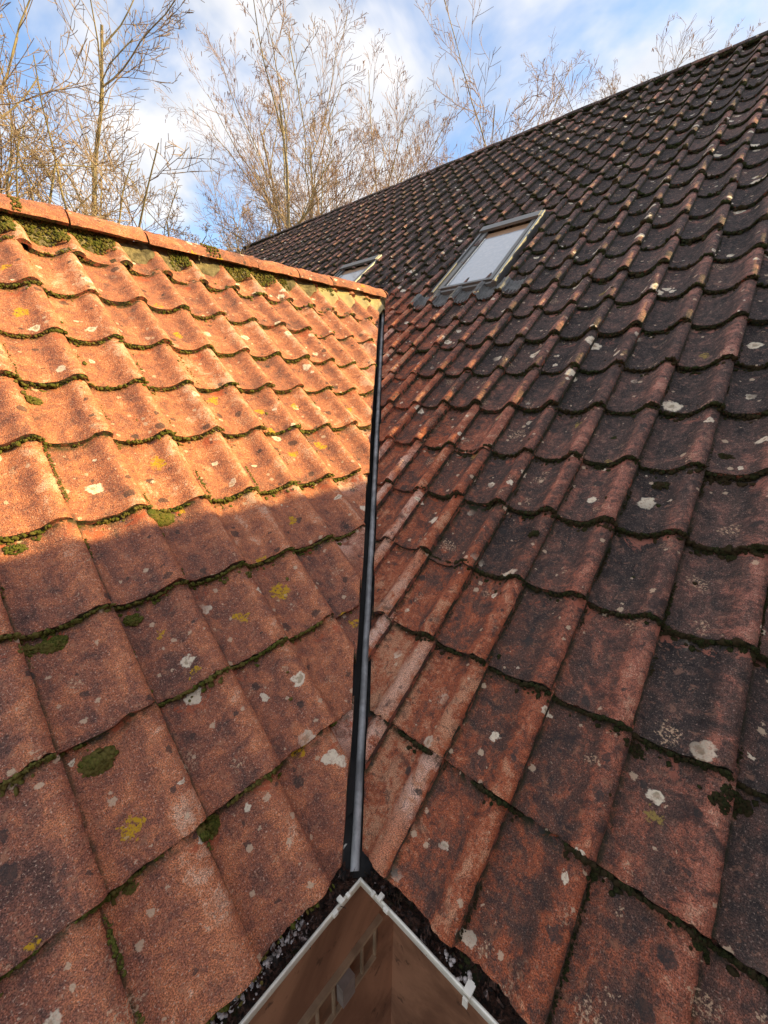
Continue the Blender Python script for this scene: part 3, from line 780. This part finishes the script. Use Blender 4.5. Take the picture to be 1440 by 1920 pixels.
# outer walls of the house away from the camera
def house_box(name, c0, ax, ay, hx, hy, zt, lab):
    bm = bmesh.new(); zb = GZ*S
    add_box(bm, Vector(c0)*S+up*((zt*S+zb)/2), ax, ay, up, hx*S, hy*S, (zt*S-zb)/2)
    o = bm_obj('wall', bm, wm, house); o['label'] = lab
# unseen block added to shade the lower rows; its top parallels the orange wing
X_, U_ = FR['R']
wx, wz = 13.2, 11.98
fwd = Vector((s2, s2, 0)); rt = Vector((s2, -s2, 0))
def block_pt(a, b_, z): return (rt*a+fwd*b_)*S+up*z*S
bm = bmesh.new()
sec = [(wx-.4-6, -7.0+6*.0), ]
vs0 = []; 
for b_ in (-9.0, 26.0):
    vs0.append([bm.verts.new(block_pt(a, b_, z)) for a, z in ((wx-.55, wz-.6), (wx, wz), (wx+11, wz-9.5), (wx+11, GZ), (wx-.55, GZ))])
for k in range(5): bm.faces.new((vs0[0][k], vs0[0][(k+1) % 5], vs0[1][(k+1) % 5], vs0[1][k]))
bm.faces.new(vs0[0]); bm.faces.new(vs0[1][::-1])
o = bm_obj('shade_block', bm, wm, house); o['label'] = 'unseen block added beyond the right edge to shade the orange slope'

# ------------------------------------------------------------------ ground
gm, gtt, gb_ = new_mat('ground')
tc = gtt.new('ShaderNodeTexCoord').outputs['Object']
c = gtt.mix(gtt.ramp(gtt.noise(tc, 1.2, 5, .7).outputs[0], .4, .6), (.07, .055, .03), (.10, .11, .035))
c = gtt.mix(gtt.ramp(gtt.noise(tc, 24, 4, .7).outputs[0], .45, .65), c, (.13, .08, .04))
gtt.l.new(c, gb_.inputs['Base Color']); gb_.inputs['Roughness'].default_value = .95
bm = bmesh.new(); bmesh.ops.create_grid(bm, x_segments=40, y_segments=40, size=600)
for v in bm.verts: v.co.z = GZ*S+(0 if v.co.length < 60 else math.sin(v.co.x*.02)*.6)
o = bm_obj('ground', bm, gm); tag(o, 'leaf-strewn grass round the house', None, None, 'structure')

# ------------------------------------------------------------------ moss (small clumps on the tiles)
def ico(sub):
    bm = bmesh.new(); bmesh.ops.create_icosphere(bm, subdivisions=sub, radius=1)
    v = np.array([x.co[:] for x in bm.verts]); f = np.array([[x.index for x in y.verts] for y in bm.faces]); bm.free(); return v, f
ICO = {k: ico(k) for k in (1, 2, 3)}
def surf_n(side, x, h):
    i = math.floor((h-H0[side])/G2[side]); iv = (h-H0[side])/G2[side]-i
    return HW[side]*float(prof((x-X0[side]) % 1))+TK*(1-iv)
def moss_cloud(items):
    """items: (side, x, h, n, r, flat) -> one mesh of irregular clumps"""
    VS, FS, RN = [], [], []; off = 0; rr = np.random.default_rng(8)
    for side, x, h, n, r, fl in items:
        c = P3(side, float(x), float(h), float(n))
        d = np.linalg.norm(c-CAM); sub = 1 if (d > 11 or r < .010) else 3 if r > .045 else 2
        v0, f0 = ICO[sub]
        X, U = FR[side]; N = NR[side]
        sc = r*(1+rr.normal(size=3)*.22)
        v = v0*(1+(vnoise(v0*1.0+rr.random(3)*50, 1.9)*.9)[:, None]+((vnoise(v0+rr.random(3)*50, 5.)*.55)[:, None] if sub > 1 else 0))
        v = v*sc
        w_ = c+v[:, :1]*X+v[:, 1:2]*U+v[:, 2:]*fl*N
        VS.append(w_*S); FS.append(f0+off); off += len(v0); RN.append(np.full(len(v0), rr.random()))
    return np.concatenate(VS), np.concatenate(FS), np.concatenate(RN)
def visible(c):
    d = c-CAM; z = d@cF
    if z < .3: return False
    return abs(d@cR/z) < .99 and abs(d@cU/z) < 1.32
def moss_items(side, i0, i1, x0, x1):
    it = []; rr = np.random.default_rng(31 if side == 'L' else 32); G = G2[side]
    for i in range(i0, i1):
        x = x0
        while x < x1:
            h = H0[side]+i*G+DH[side].get(i, 0)
            c = P3(side, x, h, .1); d = np.linalg.norm(c-CAM)
            step = .011 if d < 9 else .022 if d < 15 else .08
            x += step*(.5+rr.random())
            if h > ridge_h(side, x) or not visible(c): continue
            dv = (c[0]-rib_x(c[1]))*(1 if side == 'R' else -1)
            if side == 'R' and c[2] > 8.3: dv = max(dv, 5)
            if dv < .25: continue
            if side == 'R' and any(a-.1 < x < b_+.1 and p-.9 < h < q for a, b_, p, q in WIN): continue
            m = vnoise(np.array([x+.5, i*3.3, 1.]), 1.6)+.5; m2 = vnoise(np.array([x, i*5.1, 4.]), 6.)+.5
            if side == 'L' and i < 0 and rr.random() < .8: continue
            if side == 'L': dens = .30+.9*m+.35*m2-.25*np.exp(-dv/1.0); thr = .72
            else: dens = .52+.75*m+.3*m2-.75*np.exp(-dv/1.6); thr = .66
            if dens < thr: continue
            u = (x-X0[side]) % 1; big = max(0, dens-thr)
            r = (.008+.017*rr.random())*(1+big*1.1)*(1.0 if side == 'L' else 1.15)
            if d > 15: r *= 1.9
            dn = rr.random()
            it.append((side, x, h-.012-rr.random()*.022*(1+big), HW[side]*float(prof(u))+.012+dn*(TK-.028), r, 1.))
            if rr.random() < .45*big+.04:                      # spilling on to the course below
                hh = h-.03-rr.random()*.10*(1+big); it.append((side, x, hh, surf_n(side, x, hh)+.004, r*1.1, .6))
        # moss along the joints
    for i in range(i0, i1):
        for k in range(int(x0), int(x1)):
            xs = X0[side]+k-DS[side].get(i, 0); t_ = 0.
            while t_ < 1:
                h = H0[side]+(i+t_)*G; c = P3(side, xs, h, .1); d = np.linalg.norm(c-CAM)
                t_ += (.009 if d < 9 else .04)*(.5+rr.random())
                if d > 17 or h > ridge_h(side, xs) or not visible(c): continue
                dv = (c[0]-rib_x(c[1]))*(1 if side == 'R' else -1)
                if dv < 1.2: continue
                m = vnoise(np.array([k*2.7, h, i*1.]), 3.)+.5
                if m < (.60 if side == 'L' else .56-.01*min(dv, 8)): continue
                r = .006+.012*rr.random()*(m-.2)*2
                it.append((side, xs+.022+rr.normal()*.012, h, surf_n(side, xs+.03, h)+.004, r, .8))
    # scattered cushions on the tile faces
    for _ in range(420 if side == 'R' else 130):
        x = x0+rr.random()*(x1-x0); h = H0[side]+rr.random()*(18 if side == 'R' else 13); c = P3(side, x, h, .1)
        dv = (c[0]-rib_x(c[1]))*(1 if side == 'R' else -1)
        if h > ridge_h(side, x)-.5 or dv < 1. or not visible(c): continue
        it.append((side, x, h, surf_n(side, x, h)-.004, .018+.028*rr.random()**2, .45))
    return it
def clump(side, x, h, r, n_):
    n_ = int(n_*3.2)
    rr = np.random.default_rng(int(abs(x*977+h*131))); out = []
    for _ in range(n_):
        a = rr.random()*6.28; q = r*rr.random()**.6; hx, hh = x+q*math.cos(a)*1.2, h+q*math.sin(a)*.8
        out.append((side, hx, hh, surf_n(side, hx, min(hh, h))+(1-q/r)*r*.5, r*(.12+.15*rr.random()), .9))
    return out
itL = moss_items('L', -1, 10, -7., 11.); itR = moss_items('R', -1, 24, -52, 9.)
for a in ((-4.56, .80, .10, 30), (-5.42, -.70, .15, 50), (-5.44, .85, .12, 40), (-4.68, -2.0, .12, 34), (-5.66, .86, .10, 24),
          (-5.5, -2.0, .07, 14), (-4.66, 5.15, .11, 26), (-2.80, .82, .07, 16), (-5.5, 2.34, .10, 20), (-6.3, 2.36, .1, 20)): itL += clump('L', *a)
for a in ((5.25, 4.2, .10, 26), (2.85, 1.64, .09, 24), (3.36, 3.72, .09, 20), (4.47, 3.40, .12, 24), (6.1, -1.07, .12, 30), (6.0, -1.2, .10, 24), (5.12, -1.05, .1, 20), (5.3, 3.70, .09, 16), (5.3, 2.2, .08, 14)): itR += clump('R', *a)
# moss along the bedding of the orange ridge, thickest at its left end
rr = np.random.default_rng(77)
for _ in range(5200):
    x = -7+rr.random()**1.15*13.5; m = vnoise(np.array([x, 2., 2.]), 1.4)+.5
    if m < .36+.02*(x+7): continue
    t_ = rr.random(); h = float(ridge_h('L', x))-.78+t_*.60; u = (x-X0['L']) % 1
    itL.append(('L', x, h, max(HW['L']*float(prof(u))+.03, .02)*(1-t_)+.32*t_+.02, .012+.026*rr.random(), 1.))
for _ in range(3000):
    x = -52+rr.random()**.6*60; h = float(ridge_h('R', x))-.30+rr.random()*.5
    if visible(P3('R', x, h, .2)): itR.append(('R', x, h, .15+.13*rr.random(), .03+.05*rr.random(), 1.))
for _ in range(2200):
    x = -7+rr.random()*15; m = vnoise(np.array([x, 9., 2.]), 1.1)
    if m < .10+.012*(x+7): continue
    a = -.2-1.1*rr.random(); c_ = float(ridge_h('L', x))
    itL.append(('L', x, c_+.02+.62*math.sin(a)*.80+.48*math.cos(a)*sL*.75, .64*math.cos(a)*cL*.98-.64*math.sin(a)*sL*.98-.02, .014+.024*rr.random(), .8))
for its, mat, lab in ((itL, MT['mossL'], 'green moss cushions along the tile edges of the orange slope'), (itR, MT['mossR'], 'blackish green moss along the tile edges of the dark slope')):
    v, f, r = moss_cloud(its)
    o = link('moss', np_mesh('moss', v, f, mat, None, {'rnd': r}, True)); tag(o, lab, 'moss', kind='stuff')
# the one fat cushion at the edge of the sunlit row
v, f, r = moss_cloud(clump('L', -3.63, 2.36, .17, 120))
o = link('moss_cushion', np_mesh('moss_cushion', v, f, MT['mossL'], None, {'rnd': r}, True))
tag(o, 'fat round cushion of bright green moss at the shadow edge on the orange slope', 'moss')

# ------------------------------------------------------------------ trees
def bark_mat(name, a, b_, scale=6):
    m, t, b = new_mat(name); tc = t.new('ShaderNodeTexCoord').outputs['Object']
    n = t.noise(t.vmul(tc, (1, 1, .35)), scale, 5, .7, .4).outputs[0]
    t.l.new(t.mix(t.ramp(n, .35, .65), a, b_), b.inputs['Base Color']); b.inputs['Roughness'].default_value = .9; return m
BK = [bark_mat('pale_bark', (.20, .155, .085), (.46, .39, .25)), bark_mat('yellowish_bark', (.20, .16, .07), (.42, .34, .18))]
TW = [bark_mat('pink_brown_twig', (.27, .17, .12), (.46, .32, .235)), bark_mat('tan_twig', (.27, .18, .11), (.48, .35, .23))]
CK = bark_mat('catkin', (.16, .075, .05), (.30, .16, .10))
def gen_tree(seed, height, stems, spread, crook, up=.25, dens=1., lean=(0, 0), limb0=.22, levels=4):
    """list of (p0, p1, r0, r1, level) segments"""
    rr = random.Random(seed); segs = []; tips = []
    def grow(p, d, L, r, lev):
        n = (9, 7, 5, 4, 3)[lev]; pts = [p]; dirs_ = []; q = p
        kids = []
        for i in range(n):
            d = Vector((d.x+rr.gauss(0, crook), d.y+rr.gauss(0, crook), d.z+rr.gauss(0, crook*.6)+up*.12)).normalized()
            if lev == 0: d = (d+Vector((lean[0], lean[1], 0))*.05).normalized()
            q2 = q+d*L/n; r1 = r*(1-(i+1)/n*(.80 if lev < 3 else .6)); r0 = r*(1-i/n*(.80 if lev < 3 else .6))
            segs.append((q, q2, r0, r1, lev)); q = q2; pts.append(q); dirs_.append(d)
        tips.append((q, d, lev))
        if lev >= levels: return
        nk = int((12, 8, 6, 4)[lev]*dens*(.8+.5*rr.random()))
        for k in range(nk):
            t_ = (limb0 if lev == 0 else .15)+(1-(limb0 if lev == 0 else .15))*((k+rr.random())/nk)
            j = min(int(t_*n), n-1); base = pts[j]+(pts[j+1]-pts[j])*(t_*n-j); dd = dirs_[j]
            a = rr.random()*6.283; side = dd.orthogonal(); side.rotate(Matrix.Rotation(a, 3, dd))
            ang = spread*(.7+.6*rr.random()); nd = (dd*math.cos(ang)+side*math.sin(ang)).normalized()
            LL_ = L*((.46, .44, .46, .55)[lev])*(1.15-.62*t_)*(.7+.6*rr.random())
            rk = max(r*(1-t_*.75)*(.55 if lev < 2 else .6), .0035)
            grow(base, nd, LL_, rk, lev+1)
    for s_ in range(stems):
        a = s_/stems*6.283+rr.random(); sp = (.04 if stems == 1 else .16+.10*rr.random())
        grow(Vector((math.cos(a)*.15*(stems > 1), math.sin(a)*.15*(stems > 1), 0)), Vector((math.cos(a)*sp, math.sin(a)*sp, 1)).normalized(), height*(1-.15*rr.random()*(s_ > 0)), height*.0145*(1. if stems == 1 else .75), 0)
    return segs, tips
def tubes(segs, rmin=.0):
    out_v, out_f = [], []; off = 0
    for k, sel in ((7, [s for s in segs if s[4] == 0]), (5, [s for s in segs if s[4] == 1]), (3, [s for s in segs if s[4] >= 2])):
        if not sel: continue
        a = np.array([s[0][:] for s in sel]); b_ = np.array([s[1][:] for s in sel]); r0 = np.maximum([s[2] for s in sel], rmin); r1 = np.maximum([s[3] for s in sel], rmin*.8)
        d = b_-a; d /= np.linalg.norm(d, axis=1)[:, None]; ref = np.where(np.abs(d[:, 2:]) < .9, [[0, 0, 1.]], [[1., 0, 0]])
        e1 = np.cross(d, ref); e1 /= np.linalg.norm(e1, axis=1)[:, None]; e2 = np.cross(d, e1)
        an = np.arange(k)/k*2*np.pi; rg = np.cos(an)[None, :, None]*e1[:, None]+np.sin(an)[None, :, None]*e2[:, None]
        v = np.concatenate([a[:, None]+rg*r0[:, None, None], b_[:, None]+rg*r1[:, None, None]], 1); m = len(sel)
        base = (np.arange(m)*2*k)[:, None]+off; j = np.arange(k); jn = (j+1) % k
        f = np.stack([base+j, base+jn, base+jn+k, base+j+k], -1).reshape(-1, 4)
        out_v.append(v.reshape(-1, 3)); out_f.append(f); off += m*2*k
    return np.concatenate(out_v), np.concatenate(out_f)
def catkins(tips, seed, n_):
    rr = random.Random(seed); segs = []
    ts = [t_ for t_ in tips if t_[2] >= 2]
    for _ in range(n_):
        p = rr.choice(ts)[0]; q = p+Vector((rr.gauss(0, .03), rr.gauss(0, .03), -.02)); L = .05+.06*rr.random()
        segs.append((q, q+Vector((rr.gauss(0, .015), rr.gauss(0, .015), -L)), .011, .008, 3))
    return tubes(segs)
VAR = {}
def tree_meshes(key, rmin=.006, ck=0, mat=0, **kw):
    if key in VAR: return VAR[key]
    segs, tips = gen_tree(**kw)
    tv, tf = tubes([s for s in segs if s[4] <= 1], .01); cv_, cf = tubes([s for s in segs if s[4] >= 2], rmin)
    r = [np_mesh('trunk', tv, tf, BK[mat]), np_mesh('crown', cv_, cf, TW[mat])]
    if ck: r.append(np_mesh('catkins', *catkins(tips, 3, ck), CK))
    VAR[key] = r; return r
def place_tree(key, az, dist, rot, sc, label, group=None, zs=1.):
    o = empty('bare_tree', (CAM[0]*S+math.sin(R_(az))*dist, CAM[1]*S+math.cos(R_(az))*dist, GZ*S))
    o.rotation_euler.z = rot; o.scale = (sc, sc, sc*zs)
    for me in VAR[key]:
        c = link(me.name.split('.')[0], me, o)
        if c.name.startswith('catkins'): c['kind'] = 'stuff'
    tag(o, label, 'tree', group); return o
tree_meshes('fan', seed=5, height=12.4, stems=5, spread=.56, crook=.13, up=.45, dens=1.0, limb0=.22, ck=2600, rmin=.0045)
tree_meshes('crooked', seed=12, height=8.8, stems=3, spread=.60, crook=.14, up=.42, dens=.92, limb0=.25, mat=1, rmin=.0045)
tree_meshes('slim', seed=23, height=11.2, stems=2, spread=.56, crook=.14, up=.42, dens=1.0, limb0=.2, rmin=.005)
tree_meshes('low', seed=31, height=6.6, stems=4, spread=.8, crook=.20, up=.15, dens=1.05, limb0=.2, mat=1, rmin=.005)
grp = 'bare winter trees behind the house'
place_tree('crooked', -35, 17.5, 2.9, 1.95, 'crooked bare tree at the far left, tallest on the left side', grp)
place_tree('crooked', -26.0, 18.5, 4.4, 1.62, 'bare tree with pale forked trunk behind the middle of the orange ridge', grp)
place_tree('low', -17.5, 17, 1.1, 1.6, 'low spreading bare tree in the dip between the two tall clusters', grp)
place_tree('fan', -7.2, 19, .8, 1.16, 'tall many-stemmed bare tree hung with catkins, in the middle of the picture', grp)
place_tree('slim', 2.0, 22, .2, 1.25, 'slim bare tree just right of the tall catkin tree', grp)
place_tree('slim', 9.5, 23, 2.1, 1.30, 'tall slender bare tree above the farther roof window', grp)
place_tree('fan', 15.5, 27, 3.0, 1.22, 'bushy pinkish bare tree above the middle of the dark ridge', grp)
place_tree('slim', 21., 30, 4.2, 1.52, 'bare tree whose top just clears the dark ridge', grp)
place_tree('slim', 26., 31, .2, 1.60, 'small feathery bare tree top low over the dark ridge', grp)
place_tree('fan', 31.5, 34, 1.2, 1.70, 'rightmost bare tree, its rounded top over the dark ridge', grp)
place_tree('low', -42, 14, 2.2, 1.7, 'low bare tree cut off by the left edge of the picture', grp)
# the wood behind them reads as one mass of twigs
rw = random.Random(9); VS, FS = [], []; off = 0
small = [tubes(gen_tree(seed=70+k, height=9.3, stems=2, spread=.7, crook=.18, up=.3, dens=1.05, limb0=.15)[0], .006) for k in range(3)]
for k in range(52):
    az = -50+k*1.25+rw.gauss(0, .6); dist = 18.5+rw.random()*8.5+max(0, az-2)*.42
    v, f = small[k % 3]; a = rw.random()*6.28; sc = (.70 if az < -14 else .84)+.32*rw.random()
    Rm = np.array([[math.cos(a), -math.sin(a), 0], [math.sin(a), math.cos(a), 0], [0, 0, 1]])*sc
    VS.append(v@Rm.T+np.array([CAM[0]*S+math.sin(R_(az))*dist, CAM[1]*S+math.cos(R_(az))*dist, GZ*S])); FS.append(f+off); off += len(v)
o = link('woodland', np_mesh('woodland', np.concatenate(VS), np.concatenate(FS), TW[1])); tag(o, 'tangle of leafless brown woodland behind the nearer trees', 'woodland', kind='stuff')

# pale mortar crumbs lying where the eave tiles meet the gutter
rr = np.random.default_rng(15); bm = bmesh.new()
for side, d0, d1, n_, a0 in (('R', .95, 2.45, 900, -.46), ('L', .75, 2.3, 700, -.24), ('R', 3.0, 4.2, 120, -.30), ('R', 1.2, 1.6, 60, -.12)):
    run, out = dirs[side]
    for _ in range(n_//3):
        q = rr.random(); d = d0+(d1-d0)*q; a = a0+rr.normal()*.04; z = -.03+rr.random()*.06
        if vnoise(np.array([d*1., 3., 5.]), 3.5) < -.25: continue
        m = bmesh.ops.create_icosphere(bm, subdivisions=1, radius=1)['verts']; r = (.006+.020*rr.random()**2)*S; c = corner+run*d*S+out*a*S+up*z*S
        for v in m: v.co = c+Vector((v.co.x*r*(1+.6*rr.random()), v.co.y*r*(1+.6*rr.random()), v.co.z*r*.7))
o = bm_obj('mortar_crumbs', bm, plain('white_mortar', (.60, .53, .50), .9, var=.35, scale=60, bump=.002, bscale=300), None, smooth=True, sharp=70)
tag(o, 'white mortar crumbs scattered in the gutter along the eave tiles', 'mortar crumbs', kind='stuff')
